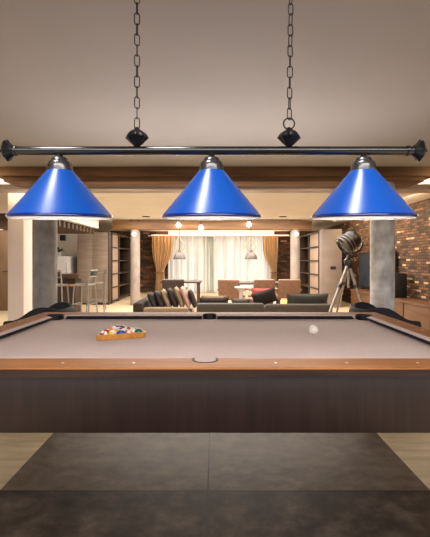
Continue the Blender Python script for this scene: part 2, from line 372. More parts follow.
# concrete columns
def column(x, y, r, m, label):
    return struct('column', lathe(B(), [(0, 0), (r, 0), (r, CEIL), (0, CEIL)], 40, T((x, y, 0))), m, label)
column(-2.18, 5.0+.0, .148, M['concrete'], 'thick grey concrete column on the left')
column(2.145, 5.0, .148, M['concrete_pale'], 'thick pale concrete column on the right')
column(-2.29, 11.2, .135, M['col_warm'], 'slim column on the left in front of the brick')
column(2.30, 11.2, .135, M['col_warm'], 'slim column on the right in front of the brick')
# stepped beam near the columns (runs above them)
struct('beam', bx(-2.74, 2.735, 4.80, 5.24, 2.325, CEIL, .006), M['beam'], 'upper step of the oak ceiling beam')
struct('beam', bx(-2.63, 2.60, 4.84, 5.20, 2.262, 2.326, .006), M['beam'], 'lower step of the oak ceiling beam')
struct('beam', bx(-6.2, 4.0, 5.2, 5.52, 2.235, 2.30, .004), M['steel'], 'grey cross beam behind the oak beam')
# second beam
struct('beam', bx(-2.92, 2.75, 11.05, 11.35, 2.155, 2.40, .006), M['beam'], 'oak beam over the slim columns')
struct('trim_2', bx(-2.60, 3.0, 15.15, 15.48, 2.215, 2.25, .004), M['cream'], 'curtain pelmet below the cove light')
struct('trim_3', bx(-2.5, 2.9, 15.30, 15.47, 2.252, 2.275), M['cove'], 'glowing cove strip above the curtains')
# soffit beside slats
struct('trim_4', bx(-3.32, -3.10, 6.6, 10.4, 2.13, CEIL, .004), M['white'], 'white dropped soffit edge above the bar')
for k in range(14):
    y = 7.0+k*.25
    struct('beam', bx(-4.9, -3.20, y, y+.10, 1.985, 2.13, .004), M['slat'], 'dark timber slat of the ceiling grid above the bar')
struct('trim_5', bx(-4.06, -3.86, 11.6, 11.75, 0, CEIL, .004), M['white'], 'cream post beside the bar wall')
# right-hand wall block with the switch
struct('wall_panel', bx(2.90, 3.45, 10.6, 10.85, 0, 2.13, .004), M['cab_pink'], 'pale veneer wall panel with a black switch')

# ------------------------------------------------------------------ cabinets, bookcases
cb = thing('tall_cabinet', 'tall grey brown veneer cabinet behind the bar stools', 'cabinet', (-3.5, 11.2, 0))
ob('body', bx(-.46, .43, 0.02, .25, 0.06, 2.10, .004), M['cab'], cb)
ob('side_trim', bx(.43, .455, -.005, .26, 0, 2.12, .003), M['darkwood'], cb)
ob('door', bx(-.45, -.02, 0, .02, .07, 2.09, .003), M['cab'], cb); ob('door', bx(-.01, .425, 0, .02, .07, 2.09, .003), M['cab'], cb)
ob('plinth', bx(-.46, .43, 0.03, .25, 0, .06), M['darkwood'], cb)
def bookcase(label, x, side, ys, L_, bay):
    # open shelves along Y from 11.85 to 14.2; opening faces the room's middle (+x for the left one)
    t = thing('bookcase', label, 'bookcase', (x, ys, 0), 0, 'tall open bookcases')
    s = side; X = lambda a, b_: (min(s*a, s*b_), max(s*a, s*b_))
    def part(nm, a, b_, y0, y1, z0, z1, m): x0, x1 = X(a, b_); return ob(nm, bx(x0, x1, y0, y1, z0, z1, .003), m, t)
    part('back_panel', .38, .40, 0, L_, 0, 2.1, M['darkwood'])
    for y in (0, bay, L_-.04): part('upright', 0, .38, y, y+.04, 0, 2.1, M['darkwood'])
    part('lit_back_panel', .045, .06, .041, bay-.001, .0855, 2.059, M['lit_back'])  # stands for the bay's lit cream back, light put into the colour
    for z in (.05, .45, .85, 1.25, 1.65, 2.06): part('shelf', .005, .379, .041, L_-.041, z, z+.035, M['darkwood'])
    return t
b1 = bookcase('tall dark open bookcase beside the grey cabinet on the left', -3.02, -1, 11.47, 2.5, .85)
b2 = bookcase('tall dark open bookcase beside the pale switch panel on the right', 2.88, 1, 10.87, 2.4, 1.15)
# shelf books, few
# ------------------------------------------------------------------ bar
bar = thing('bar_counter', 'bar counter with dark oak top behind the left column', 'counter', (-3.35, 9.3, 0))
ob('worktop', bx(-1.5, .10, 0, .55, .84, .95, .008), M['counter'], bar)
ob('body', bx(-1.45, -.02, .12, .5, 0, .84), M['darkwood'], bar)
ob('shelf', bx(-1.45, .04, -.02, .119, .66, .71, .004), M['oak'], bar)
wb = tag(ob('refrigerator', bx(-4.82, -4.20, 11.3, 11.85, 0, 1.40, .02), M['white_lac']), 'white cabinet block standing against the pale bar wall', 'cabinet')
ob('handle', tube(B(), [(-4.28, 11.27, .8), (-4.28, 11.25, .82), (-4.28, 11.25, 1.18), (-4.28, 11.27, 1.2)], .012), M['nickel'], wb)
wb.name = 'white_cabinet'
sp_ = tag(ob('wall_speaker', bx(-4.70, -4.55, 11.80, 11.90, 1.88, 2.05, .01), M['plastic']), 'small black speaker high on the pale bar wall', 'speaker')
ob('grille', bx(-4.69, -4.56, 11.79, 11.80, 1.89, 2.04, .004), M['rubber'], sp_)
pl = thing('potted_plant', 'small dark leafy plant on top of the white cabinet', 'plant', (-4.62, 11.55, 1.40))
ob('pot', lathe(B(), [(0, 0), (.05, 0), (.07, .12), (.06, .12), (.055, .02), (0, .02)], 20), M['white_lac'], pl)
lb = B()
for k in range(14):
    a = 2*PI*k/14+random.uniform(-.2, .2); ln = random.uniform(.16, .28); up = random.uniform(.05, .16)
    p0 = Vector((0, 0, .10)); p1 = Vector((math.cos(a)*ln*.5, math.sin(a)*ln*.5, .12+up)); p2 = Vector((math.cos(a)*ln, math.sin(a)*ln, .10+up*.7))
    sd = Vector((-math.sin(a), math.cos(a), 0))*.03
    v = [lb.verts.new(q) for q in (p0, p1-sd, p2, p1+sd, p1+Vector((0, 0, .01)))]
    lb.faces.new((v[0], v[1], v[4])); lb.faces.new((v[1], v[2], v[4])); lb.faces.new((v[2], v[3], v[4])); lb.faces.new((v[3], v[0], v[4]))
ob('leaves', lb, M['leafy'], pl)
def stool(label, loc, rz):
    t = thing('bar_stool', label, 'stool', loc, rz, 'metal bar stools at the bar')
    ob('seat', bx(-.19, .19, -.19, .19, .70, .745, .015, 3), M['nickel'], t)
    for sx in (-1, 1):
        for sy in (-1, 1):
            ob('leg', tube(B(), [(sx*.21, sy*.21, 0), (sx*.17, sy*.17, .70)], .016, 10), M['nickel'], t)
    fr = B(); z = .28; a = .193
    tube(fr, [(-a, -a, z), (a, -a, z), (a, a, z), (-a, a, z)], .011, 8, closed=True); ob('footrest', fr, M['nickel'], t)
    bk = B()
    for sx in (-.17, .17): tube(bk, [(sx, .17, .73), (sx, .20, .90), (sx, .23, 1.06)], .016, 8)
    tube(bk, [(-.17, .23, 1.05), (0, .25, 1.06), (.17, .23, 1.05)], .016, 8); tube(bk, [(-.17, .20, .9), (0, .215, .91), (.17, .20, .9)], .011, 8)
    ob('back_frame', bk, M['nickel'], t)
    ob('backrest', bx(-.15, .15, .205, .222, .93, 1.03, .006), M['gun'], t)
    return t
s0 = stool('metal bar stool nearest the grey column under the counter end', (-3.62, 8.95, 0), PI)
dup(s0, (-3.02, 9.05, 0), math.radians(-100), 'metal bar stool with backrest at the corner of the counter')
dup(s0, (-2.98, 9.80, 0), math.radians(-80), 'metal bar stool farther back beside the grey brown cabinet')

# ------------------------------------------------------------------ right side: tv, bench, speaker, switch
tv = thing('television', 'flat black television mounted on the brick wall behind the pale column', 'television', (4.0, 9.55, 1.02))
ob('panel', bx(-.09, -.03, -1.05, 1.05, -.46, .46, .01), M['plastic'], tv)
ob('screen', bx(-.094, -.0905, -1.01, 1.01, -.42, .42), M['screen'], tv, smooth=False)
ob('wall_mount', bx(-.03, 0, -.25, .25, -.2, .2), M['plastic'], tv)
bn = thing('low_bench', 'long low oak bench along the brick wall', 'bench', (3.62, 4.6, 0))
ob('top', bx(-.02, .378, 0, 5.8, .47, .52, .006), M['bench'], bn)
for k in range(4): ob('drawer_front', bx(0, .02, .02+k*1.45, 1.43+k*1.45, .06, .465, .004), M['bench'], bn)
ob('carcass', bx(.021, .375, .01, 5.79, .05, .469), M['bench'], bn)
ob('plinth', bx(.05, .36, .03, 5.77, 0, .05), M['darkwood'], bn)
sk = thing('speaker', 'black box speaker on the oak bench right of the pale column', 'speaker', (3.77, 8.05, .52))
ob('cabinet', bx(-.14, .14, -.12, .12, 0, .50, .015), M['plastic'], sk)
ob('grille', bx(-.15, -.14, -.10, .10, .03, .47, .004), M['rubber'], sk)
sw = thing('light_switch', 'black switch plate on the pale veneer panel', 'switch', (3.21, 10.60, 1.075))
ob('plate', bx(-.075, .075, -.012, 0, -.042, .042, .004), M['plastic'], sw)
for k in (-1, 1): ob('rocker', bx(k*.035-.028, k*.035+.028, -.017, -.012, -.028, .028, .002), M['rubber'], sw)

# ------------------------------------------------------------------ ceiling spots
def spotlight(label, px, py, Y, e, group='round spotlights on the second beam'):
    p = at(px, py, Y)
    t = thing('ceiling_spotlight', label, 'spotlight', (p.x, p.y, CEIL), 0, group)
    dz = p.z-CEIL
    ob('stem', tube(B(), [(0, 0, 0), (0, 0, dz+.06)], .012, 8), M['plastic'], t)
    ob('housing', lathe(B(), [(0, .085), (.045, .085), (.06, .0), (.05, 0), (.04, .06), (0, .06)], 20, T((0, 0, dz))), M['white_lac'], t)
    ob('bulb', lathe(B(), [(0, -.07), (.05, -.05), (.07, 0), (.045, .05), (0, .06)], 18, T((0, 0, dz-.002))), M['spot_glow'], t)
    return t
spotlight('glowing ceiling spotlight left of centre above the dome pendant', 178.5, 225, 10.9, 0)
spotlight('glowing ceiling spotlight between the two dome pendants', 201, 228, 10.9, 0)
spotlight('glowing ceiling spotlight above the right dome pendant', 249, 224.5, 10.9, 0)
for lab, x in (('small lamp glowing at the top of the slim left column', -2.29), ('small lamp glowing at the top of the slim right column', 2.30)):
    t = thing('column_lamp', lab, 'lamp', (x, 11.065, 2.02), 0, 'lamps on the slim columns')
    ob('bracket', bx(-.05, .05, -.03, 0.0, -.06, .06, .006), M['white_lac'], t)
    ob('diffuser', lathe(B(), [(0, -.05), (.035, -.035), (.05, 0), (.035, .035), (0, .05)], 18, T((0, -.06, 0))), M['col_glow'], t)
for lab, px in (('dark recessed downlight in the cream ceiling left of the middle shade', 146), ('dark recessed downlight in the cream ceiling right of the middle shade', 283)):
    p = at(px, 217.3, 10.3)
    t = thing('recessed_downlight', lab, 'downlight', (p.x, p.y, CEIL), 0, 'recessed downlights')
    ob('rim', lathe(B(), [(.05, 0), (.10, 0), (.10, -.015), (.05, -.015)], 24, close=True), M['taupe_lamp'], t)
    ob('baffle', lathe(B(), [(0, -.001), (.05, -.001), (.05, -.012), (0, -.006)], 24), M['plastic'], t)

# ------------------------------------------------------------------ curtains
def wavy(x0f, x1f, z0, z1, y, nx=80, nz=14, amp=.05, waves=14, ph=0):
    bm = B(); g = []
    for j in range(nz+1):
        z = z0+(z1-z0)*j/nz; row = []
        for i in range(nx+1):
            u = i/nx; x = x0f(z)+(x1f(z)-x0f(z))*u
            row.append(bm.verts.new((x, y+amp*math.sin(2*PI*waves*u+ph+.4*math.sin(z*1.7))+.3*amp*math.sin(2*PI*waves*2.3*u), z)))
        g.append(row)
    for j in range(nz):
        for i in range(nx):
            bm.faces.new((g[j][i], g[j][i+1], g[j+1][i+1], g[j+1][i]))
    return bm
YC = 15.25
def X_(px, Y=YC): return (px-CXP)*Y/F
def curtain(nm, label, a, b_, m, y=YC, waves=10, group=None, amp=.05):
    o = ob(nm, wavy(lambda z: X_(a), lambda z: X_(b_), .02, 2.212, y, waves=waves, amp=amp), m, normals=False)
    return tag(o, label, 'curtain', group)
curtain('sheer_curtain', 'white sheer curtain at the left half of the window', 168, 206.5, M['sheer'], waves=9, group='white sheers')
curtain('sheer_curtain', 'narrow grey green sheer curtain near the middle of the window', 205.3, 215, M['sheer_grey'], y=YC+.13, waves=3)
curtain('sheer_curtain', 'wide white sheer curtain at the right half of the window', 213.5, 275, M['sheer'], waves=14, group='white sheers')
def drape(label, xo, xi, xt0, xt1):
    # xo outer px, xi inner px at the top, narrowing at the tie (z 1.0)
    def k(z): return math.exp(-((z-.82)/.48)**2) if z > .82 else 1-.25*min(1, (.82-z)/.7)
    f0 = lambda z: X_(xo, 14.95)*(1-k(z))+X_(xt0, 14.95)*k(z)
    f1 = lambda z: X_(xi, 14.95)*(1-k(z))+X_(xt1, 14.95)*k(z)
    o = ob('golden_drape', wavy(f0, f1, .02, 2.212, 14.95, nx=70, nz=40, amp=.06, waves=6), M['gold'], normals=False)
    tag(o, label, 'curtain', 'golden drapes')
    p0, p1 = f0(.82), f1(.82)
    tb = B(); c = ((p0+p1)/2, 14.95, .82); rx = abs(p1-p0)/2+.03
    tube(tb, [(c[0]+rx*math.cos(a*PI/8), c[1]+.10*math.sin(a*PI/8), c[2]) for a in range(16)], .022, 8, closed=True)
    ob('tieback', tb, M['tan_leather'], o)
    return o
drape('golden drape tied back at the left end of the window', 152, 173, 156, 164)
drape('golden drape tied back at the right end of the window', 263, 278, 271, 277)

# ------------------------------------------------------------------ dome pendants
def dome(label, px, Y=10.2):
    x = (px-CXP)*Y/F; zb = EYE+(HOR-259.3)*Y/F
    t = thing('dome_pendant', label, 'pendant lamp', (x, Y, CEIL), 0, 'dome pendants over the dining tables')
    z = zb-CEIL
    ob('lamp_shade', lathe(B(), [(.168, z), (.164, z+.03), (.14, z+.10), (.095, z+.165), (.045, z+.19), (.035, z+.24), (.03, z+.24), (.04, z+.185), (.09, z+.16), (.135, z+.095), (.160, z+.03)], 32, close=True), M['taupe_lamp'], t)
    ob('cord', tube(B(), [(0, 0, 0), (0, 0, z+.24)], .008, 8), M['plastic'], t)
    ob('bulb', lathe(B(), [(0, z+.03), (.03, z+.045), (.04, z+.08), (.02, z+.13), (0, z+.14)], 16), M['shade_in'], t)
    yk = B()
    for s in (-1, 1):
        tube(yk, [(s*.03, 0, z+.2), (s*.10, 0, z+.26), (s*.12, 0, z+.34), (s*.085, 0, z+.42), (s*.04, 0, z+.50), (s*.012, 0, z+.58)], .011, 8)
    ob('yoke', yk, M['rope'], t)
    ob('ceiling_cap', lathe(B(), [(0, 0), (.05, 0), (.05, -.02), (.012, -.04), (0, -.04)], 20), M['plastic'], t)
    return t
d0 = dome('taupe dome pendant hanging over the left dining table', 179.5)
dome('taupe dome pendant hanging over the right dining table', 251)

# ------------------------------------------------------------------ dining furniture
def dtable(label, x, y, w_, d_, z):
    t = thing('dining_table', label, 'table', (x, y, 0), 0, 'dining tables under the pendants')
    ob('tabletop', bx(-w_/2, w_/2, -d_/2, d_/2, z-.04, z, .008), M['leather'], t)
    for sx in (-1, 1):
        for sy in (-1, 1):
            ob('leg', bx(sx*(w_/2-.08)-.03, sx*(w_/2-.08)+.03, sy*(d_/2-.08)-.03, sy*(d_/2-.08)+.03, 0, z-.041, .004), M['leather'], t)
    return t
dtable('dark dining table beside the left golden drape', -.84, 9.97, 1.0, .8, .76)
dtable('dining table beside the right golden drape', 1.12, 9.9, 1.25, .8, .73)
def dchair(label, loc, rz, m, cat='chair'):
    t = thing('dining_chair', label, cat, loc, rz, 'leather dining chairs')
    ob('seat', bx(-.25, .25, -.25, .25, .38, .47, .03, 3), m, t)
    ob('backrest', box(B(), -.25, .25, -.04, .04, -.02, .42, .03, 3, T((0, .24, .44)) @ R(-8, 'X')), m, t)
    for sx in (-1, 1): ob('armrest', bx(sx*.26-.03, sx*.26+.03, -.22, .24, .58, .64, .02, 3), m, t)
    for sx in (-1, 1):
        for sy in (-1, 1):
            ob('leg', tube(B(), [(sx*.23, sy*.23, 0), (sx*.21, sy*.20, .385)], [.016, .022], 10), M['darkwood'], t)
    return t
dchair('dark brown leather dining chair at the left dining table', (-.95, 9.14, 0), PI, M['leather'])
c2 = dchair('tan leather dining chair at the left side of the right dining table', (.40, 9.02, 0), math.radians(160), M['tan_leather'])
dup(c2, (1.06, 9.06, 0), math.radians(190), 'tan leather dining chair facing the right dining table in the middle')
dup(c2, (1.68, 9.05, 0), math.radians(178), 'tan leather dining chair behind the red pillow')
# white side table
st = thing('side_table', 'white pedestal side table between the sofa and the tan chairs', 'table', (.55, 8.2, 0))
ob('tabletop', lathe(B(), [(0, .70), (.13, .70), (.14, .715), (.13, .73), (0, .73)], 32), M['white_lac'], st)
ob('pedestal', lathe(B(), [(0, .02), (.05, .02), (.035, .1), (.03, .3), (.04, .62), (.09, .699), (0, .699)], 24), M['white_lac'], st)
ob('base', lathe(B(), [(0, 0), (.16, 0), (.15, .02), (0, .03)], 32), M['white_lac'], st)

# ------------------------------------------------------------------ sofas
def sofa(name, label, loc, rz, L_, m, back_h, seat_h=.36, D=.85, ncush=3, bm_=None, arms=(1, 1), group='sofas of the lounge'):
    """seat faces local -Y; back along +Y"""
    t = thing(name, label, 'sofa', loc, rz, group)
    ob('base', bx(-L_/2, L_/2, 0, D, .06, seat_h-.12, .02, 3), m, t)
    ob('backrest', bx(-L_/2, L_/2, D-.18, D, .0601, back_h, .04, 3), bm_ or m, t)
    for s, a in ((-1, arms[0]), (1, arms[1])):
        if a: ob('armrest', bx(min(s*L_/2, s*(L_/2-.18)), max(s*L_/2, s*(L_/2-.18)), .02, D-.182, seat_h-.119, seat_h+.14, .035, 3), m, t)
    x0 = -L_/2+(.185 if arms[0] else .01); x1 = L_/2-(.185 if arms[1] else .01); w_ = (x1-x0)/ncush
    for k in range(ncush):
        ob('seat_cushion', bx(x0+k*w_+.004, x0+(k+1)*w_-.004, 0.0, D-.185, seat_h-.118, seat_h+.03, .04, 3), m, t)
    for sx in (-1, 1):
        for y in (.08, D-.08): ob('foot', bx(sx*(L_/2-.1)-.03, sx*(L_/2-.1)+.03, y-.03, y+.03, 0, .0605), M['darkwood'], t)
    return t
# middle sofa with its back to the pool table, right-hand sofa likewise, left sofa seen from its end
sofa('sofa', 'olive grey sofa in the middle with its back to the pool table', (.28, 7.9, 0), PI, 1.23, M['olive'], .505, seat_h=.33, D=.9, ncush=2, arms=(0, 0))
sofa('sofa', 'olive grey sofa at the right by the tripod lamp', (1.52, 7.9, 0), PI, 1.20, M['olive'], .49, seat_h=.33, D=.9, ncush=2, arms=(0, 0))
sofa('sofa', 'tan sofa at the left piled with leaning cushions', (-.46, 7.85, 0), math.radians(90), 1.9, M['tan'], .53, seat_h=.30, D=1.0, ncush=3, bm_=M['umber'])
def cushion(label, loc, rot, m, w_=.5, h_=.46, t=.16, group='sofa cushions'):
    o = ob('cushion', pillow(w_, h_, t), m); o.location = loc; o.rotation_euler = tuple(math.radians(a) for a in rot)
    return tag(o, label, 'cushion', group)

specs = [('dark brown cushion against the back of the tan sofa', 'umber', .36), ('second dark brown cushion from the back of the tan sofa', 'umber', .39),
         ('plain tan cushion between dark brown cushions on the tan sofa', 'tan', .41), ('dark brown cushion in the middle of the leaning cushions', 'umber', .43),
         ('tan cushion touching the pale rose cushion on the tan sofa', 'tan', .45), ('pale rose cushion on the tan sofa', 'rose', .45), ('dark brown cushion at the front of the leaning cushions', 'umber', .38)]
for k, (lab, mm, h_) in enumerate(specs):
    tl_ = 25-k*.8; zc_ = .331+h_/2*math.cos(math.radians(tl_))+.026
    cushion(lab, (-1.165+k*.119-(.0 if k < 6 else -.012), 7.35+k*.05, zc_), (tl_, 0, -90), M[mm], .40, h_, .104)
# middle and right sofas
cushion('long dark brown cushion on the back of the middle sofa', (-.02, 7.31, .482), (12, 0, 0), M['umber'], .56, .22, .15)
cushion('tan cushion lying behind the long dark cushion on the middle sofa', (-.02, 7.50, .492), (12, 0, 0), M['tan'], .5, .245, .14)
cushion('small olive cushion in the middle of the middle sofa', (.48, 7.31, .472), (12, 0, 0), M['olive'], .36, .20, .15)
cushion('slanted dark brown cushion at the right end of the middle sofa', (.93, 7.325, .585), (12, -18, 0), M['umber'], .46, .28, .14)
cushion('large slate grey cushion along the back of the right sofa', (1.73, 7.315, .520), (12, 0, 0), M['slate'], .80, .30, .15)
cushion('bright red cushion behind the slanted dark brown cushion', (.92, 7.66, .563), (14, 0, 0), M['red'], .42, .38, .14)
cushion('salmon rose cushion below the red cushion', (.72, 7.485, .478), (14, 0, 0), M['rose'], .36, .21, .12)
lan = thing('lantern', 'small amber lantern on the back of the right olive sofa', 'lantern', (1.254, 7.09, .49))
ob('body', bx(-.045, .045, -.045, .045, .005, .09, .005), M['amber'], lan)
ob('cap', bx(-.05, .05, -.05, .05, .09, .10, .004), M['oak'], lan); ob('base', bx(-.05, .05, -.05, .05, 0, .006), M['oak'], lan)

# ------------------------------------------------------------------ tripod floodlight
TY = 6.6
tl = thing('tripod_floor_lamp', 'studio floodlight lamp on a worn steel tripod by the brick wall', 'floor lamp', ((348.5-CXP)*TY/F, TY, 0))
hub = EYE+(HOR-263)*TY/F
def rel(px, py, Y=TY): 
    p = at(px, py, Y); return (p.x-tl.location.x, Y-TY, p.z)
for tgt in ((332.5, 305, 6.35), (340.5, 297, 7.15), (362, 305, 6.45)):
    a = Vector((0, 0, hub)); q = Vector(rel(*tgt)); d = q-a; end = a+d*(hub/(hub-q.z))
    t0 = a+d*.03
    lg = ob('leg', tube(B(), [t0, a+d*.55, end], [.026, .024, .018], 12), M['worn_steel'], tl)
    ob('clamp', tube(B(), [a+d*.52, a+d*.60], .037, 12), M['gun'], lg)
    ob('foot', tube(B(), [end+Vector((0, 0, .0)), end-d.normalized()*.06], [.024, .028], 10), M['rubber'], lg)
ob('hub', lathe(B(), [(0, -.10), (.045, -.10), (.06, -.06), (.06, .0), (.075, .02), (.075, .05), (.04, .08), (.03, .13), (0, .13)], 24, T((0, 0, hub))), M['gun'], tl)
ob('centre_post', tube(B(), [(0, 0, hub-.10), (0, 0, hub-.42)], .02, 12), M['worn_steel'], tl)
hc = Vector(rel(350.5, 241)); 
yk = B(); RY = .215
tube(yk, [(hc.x+RY*math.cos(a), hc.y, hc.z+RY*math.sin(a)) for a in [math.radians(v) for v in range(170, 371, 10)]], .017, 10)
tube(yk, [(hc.x, hc.y, hc.z-RY), (0, 0, hub+.125)], .024, 12)
ob('yoke', yk, M['gun'], tl)
axis = Vector((-.74, -.10, -.55)).normalized()
mh = T(hc) @ axis.to_track_quat('Z', 'Y').to_matrix().to_4x4()
hd = lathe(B(), [(0, -.175), (.06, -.168), (.11, -.14), (.145, -.09), (.155, -.03), (.155, .02), (.165, .025), (.165, .045), (.155, .05), (.155, .075), (.165, .08), (.165, .10), (.155, .105), (.155, .13), (.172, .135), (.172, .165), (.15, .165), (.145, .12), (0, .10)], 40, mh)
head = ob('lamp_head', hd, M['gun'], tl)
ob('lens', lathe(B(), [(0, .155), (.08, .150), (.146, .135), (.146, .13), (0, .13)], 32, mh), M['lens'], head)
for zz in (.035, .09, .15):
    ob('vent_ring', lathe(B(), [(.166+.006*math.cos(a*PI/4)+(.006 if zz > .1 else 0), zz+.006*math.sin(a*PI/4)) for a in range(8)], 40, mh, close=True), M['nickel'], head)
for s in (-1, 1):
    ob('pivot_knob', lathe(B(), [(0, 0), (.03, 0), (.03, .03), (.015, .045), (0, .045)], 16, T((hc.x+s*.19, hc.y, hc.z)) @ R(s*90, 'Y')), M['nickel'], head)
hn = B(); tube(hn, [(hc.x-.02, hc.y, hc.z+.15), (hc.x-.01, hc.y, hc.z+.20), (hc.x+.07, hc.y, hc.z+.205), (hc.x+.09, hc.y, hc.z+.14)], .012, 8)
ob('handle', hn, M['gun'], head)

# ------------------------------------------------------------------ black armchairs behind the table
def armchair(label, cx, s, y=4.25):
    """s=-1: left chair, arms running outwards to -x; s=+1: right chair"""
    t = thing('armchair', label, 'armchair', (cx, y, 0), 0, 'black armchairs behind the pool table')
    # plan: U opening outwards. path from the near arm tip to the back and to the far arm tip
    A = .38; Wd = .27
    path = []
    n1 = 12
    for k in range(n1): path.append((A*(1-k/n1)-.02, -Wd))
    for k in range(17):
        a = -PI/2-PI*k/16; path.append((-.02+.20*math.cos(a)*.9, Wd*math.sin(a)))
    for k in range(1, n1+1): path.append((A*k/n1-.02, Wd))
    def hz(u):   # u: distance outward from the back
        pts = [(-.25, .800), (-.16, .828), (-.05, .836), (.06, .828), (.16, .80), (.25, .760), (.34, .722), (.44, .700), (.54, .697), (.62, .690)]
        if u <= pts[0][0]: return pts[0][1]
        for (a, b), (c, d) in zip(pts, pts[1:]):
            if u <= c: return b+(d-b)*(u-a)/(c-a)
        return pts[-1][1]
    bm = B(); rings = []
    N_ = len(path)
    for i, (u, v) in enumerate(path):
        du = path[min(i+1, N_-1)][0]-path[max(i-1, 0)][0]; dv = path[min(i+1, N_-1)][1]-path[max(i-1, 0)][1]
        l = math.hypot(du, dv); nu, nv = -dv/l, du/l
        h = hz(u*1.6)-.03; th = .042
        sec = [(-th, .20), (-th, h-.045), (-th*.75, h-.015), (-th*.3, h), (th*.3, h), (th*.75, h-.015), (th, h-.045), (th, .20)]
        rings.append([bm.verts.new((s*(u+nu*o), v+nv*o, z)) for o, z in sec])
    for a, b in zip(rings, rings[1:]):
        for k in range(8): bm.faces.new((a[k], a[(k+1) % 8], b[(k+1) % 8], b[k]))
    bm.faces.new(rings[0]); bm.faces.new(rings[-1][::-1])
    ob('backrest', bm, M['black_fabric'], t)
    x0, x1 = sorted((s*-.10, s*.36))
    ob('seat', bx(x0, x1, -Wd+.046, Wd-.046, .28, .50, .04, 3), M['black_fabric'], t)
    for u in (-.06, .32):
        for v in (-.19, .19):
            ob('leg', tube(B(), [(s*u, v, 0), (s*u, v, .285)], [.014, .02], 10), M['darkwood'], t)
    return t
armchair('black upholstered armchair beyond the left end of the pool table', -1.785, -1)
armchair('black upholstered armchair beyond the right end of the pool table', 1.725, 1)

# ------------------------------------------------------------------ pool table
TX, TYc = -.045, 2.53
Lx, Ly = 1.255, .67
BED = .80; TOP = .835
pt = thing('pool_table', 'long walnut pool table with taupe cloth', 'pool table', (TX, TYc, 0))
ix, iy = Lx+.05, Ly+.05; ox, oy = Lx+.19, Ly+.212
CC = (Lx+.022, Ly+.022); CR = .066; MC = iy+.022; MR = .058
def arc(cx, cy, r, a0, a1, n=14): return [(cx+r*math.cos(math.radians(a0+(a1-a0)*k/n)), cy+r*math.sin(math.radians(a0+(a1-a0)*k/n))) for k in range(n+1)]
ac = math.degrees(math.asin((iy-CC[1])/CR)); am = math.degrees(math.asin((MC-iy)/MR))
# rail outlines for the +y side and the +x side, mirrored for the others
long_in = arc(CC[0], CC[1], CR, 45, 180-ac) + arc(0, MC, MR, 360-am, 180+am)[0:0]
def long_rail(sy):
    pts = [(-ox, oy), (ox, oy)] if False else []
    r = [(ox, oy)] + arc(CC[0], CC[1], CR, 45, 180-ac)
    # mid pocket: the part of its circle inside the rail (above iy), from the right to the left
    r += arc(0, MC, MR, -am, 180+am, 20)
    r += [(-x, y) for x, y in arc(CC[0], CC[1], CR, 45, 180-ac)][::-1] + [(-ox, oy)]
    return [(x, sy*y) for x, y in r]
def end_rail(sx):
    a2 = math.degrees(math.asin((ix-CC[0])/CR))
    half = arc(CC[0], CC[1], CR, 45, -90+a2)
    r = [(ox, oy)] + half + [(x, -y) for x, y in half][::-1] + [(ox, -oy)]
    return [(sx*x, y) for x, y in r]
def rail(poly):
    o = ob('rail', prism(B(), poly, TOP-.013, TOP), M['rail'], pt)
    md = o.modifiers.new('round', 'BEVEL'); md.width = .006; md.segments = 3; md.limit_method = 'ANGLE'; md.angle_limit = math.radians(60)
    f = ob('fascia', prism(B(), [(x*.9975 if abs(x) > ox-.001 else x, y*.9965 if abs(y) > oy-.001 else y) for x, y in poly], BED-.008, TOP-.0131), M['fascia'], o)
    return o
sight = lathe(B(), [(0, .0012), (.006, .0012), (.0065, 0)], 16)
sight_me = None
for sy in (-1, 1):
    r = rail(long_rail(sy))
    for k in (-3, -2, -1, 1, 2, 3):
        if sight_me is None:
            so = ob('sight', sight, M['pearl'], r); sight_me = so.data
        else:
            so = bpy.data.objects.new('sight', sight_me); COL.objects.link(so); so.parent = r
        so.location = (k*Lx/4, sy*(iy+.085), TOP)
for sx in (-1, 1):
    r = rail(end_rail(sx))
    for k in (-1, 0, 1):
        so = bpy.data.objects.new('sight', sight_me); COL.objects.link(so); so.parent = r
        so.location = (sx*(ix+.085), k*Ly/2, TOP)
# cloth bed with six pocket holes
bed = []
a2 = math.degrees(math.asin((ix-CC[0])/CR))
q = arc(CC[0], CC[1], CR, -90+a2+360, 180-ac)          # corner bite, from the right edge round the inside to the top edge
mid = arc(0, MC, MR, -am, -180+am, 16)
def quad(sx, sy, pts, rev):
    p = [(sx*x, sy*y) for x, y in pts]; return p[::-1] if rev else p
bed = quad(1, 1, q, False) + quad(1, 1, mid, False) + quad(-1, 1, q, True) + quad(-1, -1, q, False) + quad(1, -1, mid, True) + quad(1, -1, q, True)
ob('cloth', prism(B(), bed, BED-.03, BED), M['cloth'], pt)
# cushions
def cushion_rail(a, b, fixed, axis, s, ea, eb):
    """nose profile swept from a to b; ea/eb = how far the nose end steps back from the pocket"""
    prof = [(.05, TOP-.001, 0), (.0, TOP-.003, 1), (.0, TOP-.011, 1), (.030, BED+.0005, .4), (.05, BED+.0005, 0)]
    def mk(pr, name, m, par):
        bm = B(); e0 = []; e1 = []
        for off, z, f in pr:
            pa, pb = a+ea*f, b-eb*f; d = s*(fixed+off)
            e0.append(bm.verts.new((pa, d, z) if axis == 'x' else (d, pa, z))); e1.append(bm.verts.new((pb, d, z) if axis == 'x' else (d, pb, z)))
        n = len(pr)
        for k in range(n): bm.faces.new((e0[k], e0[(k+1) % n], e1[(k+1) % n], e1[k]))
        bm.faces.new(e0); bm.faces.new(e1[::-1])
        return ob(name, bm, m, par)
    c = mk(prof, 'cushion', M['cloth'], pt)
    g = .0012
    mk([(-g, TOP-.0045, 1), (-g, TOP-.011, 1), (.030-g, BED+.001, .4), (.031, BED+.001, .4), (.001, TOP-.011, 1), (.001, TOP-.0045, 1)], 'cushion_face', M['facing'], c)
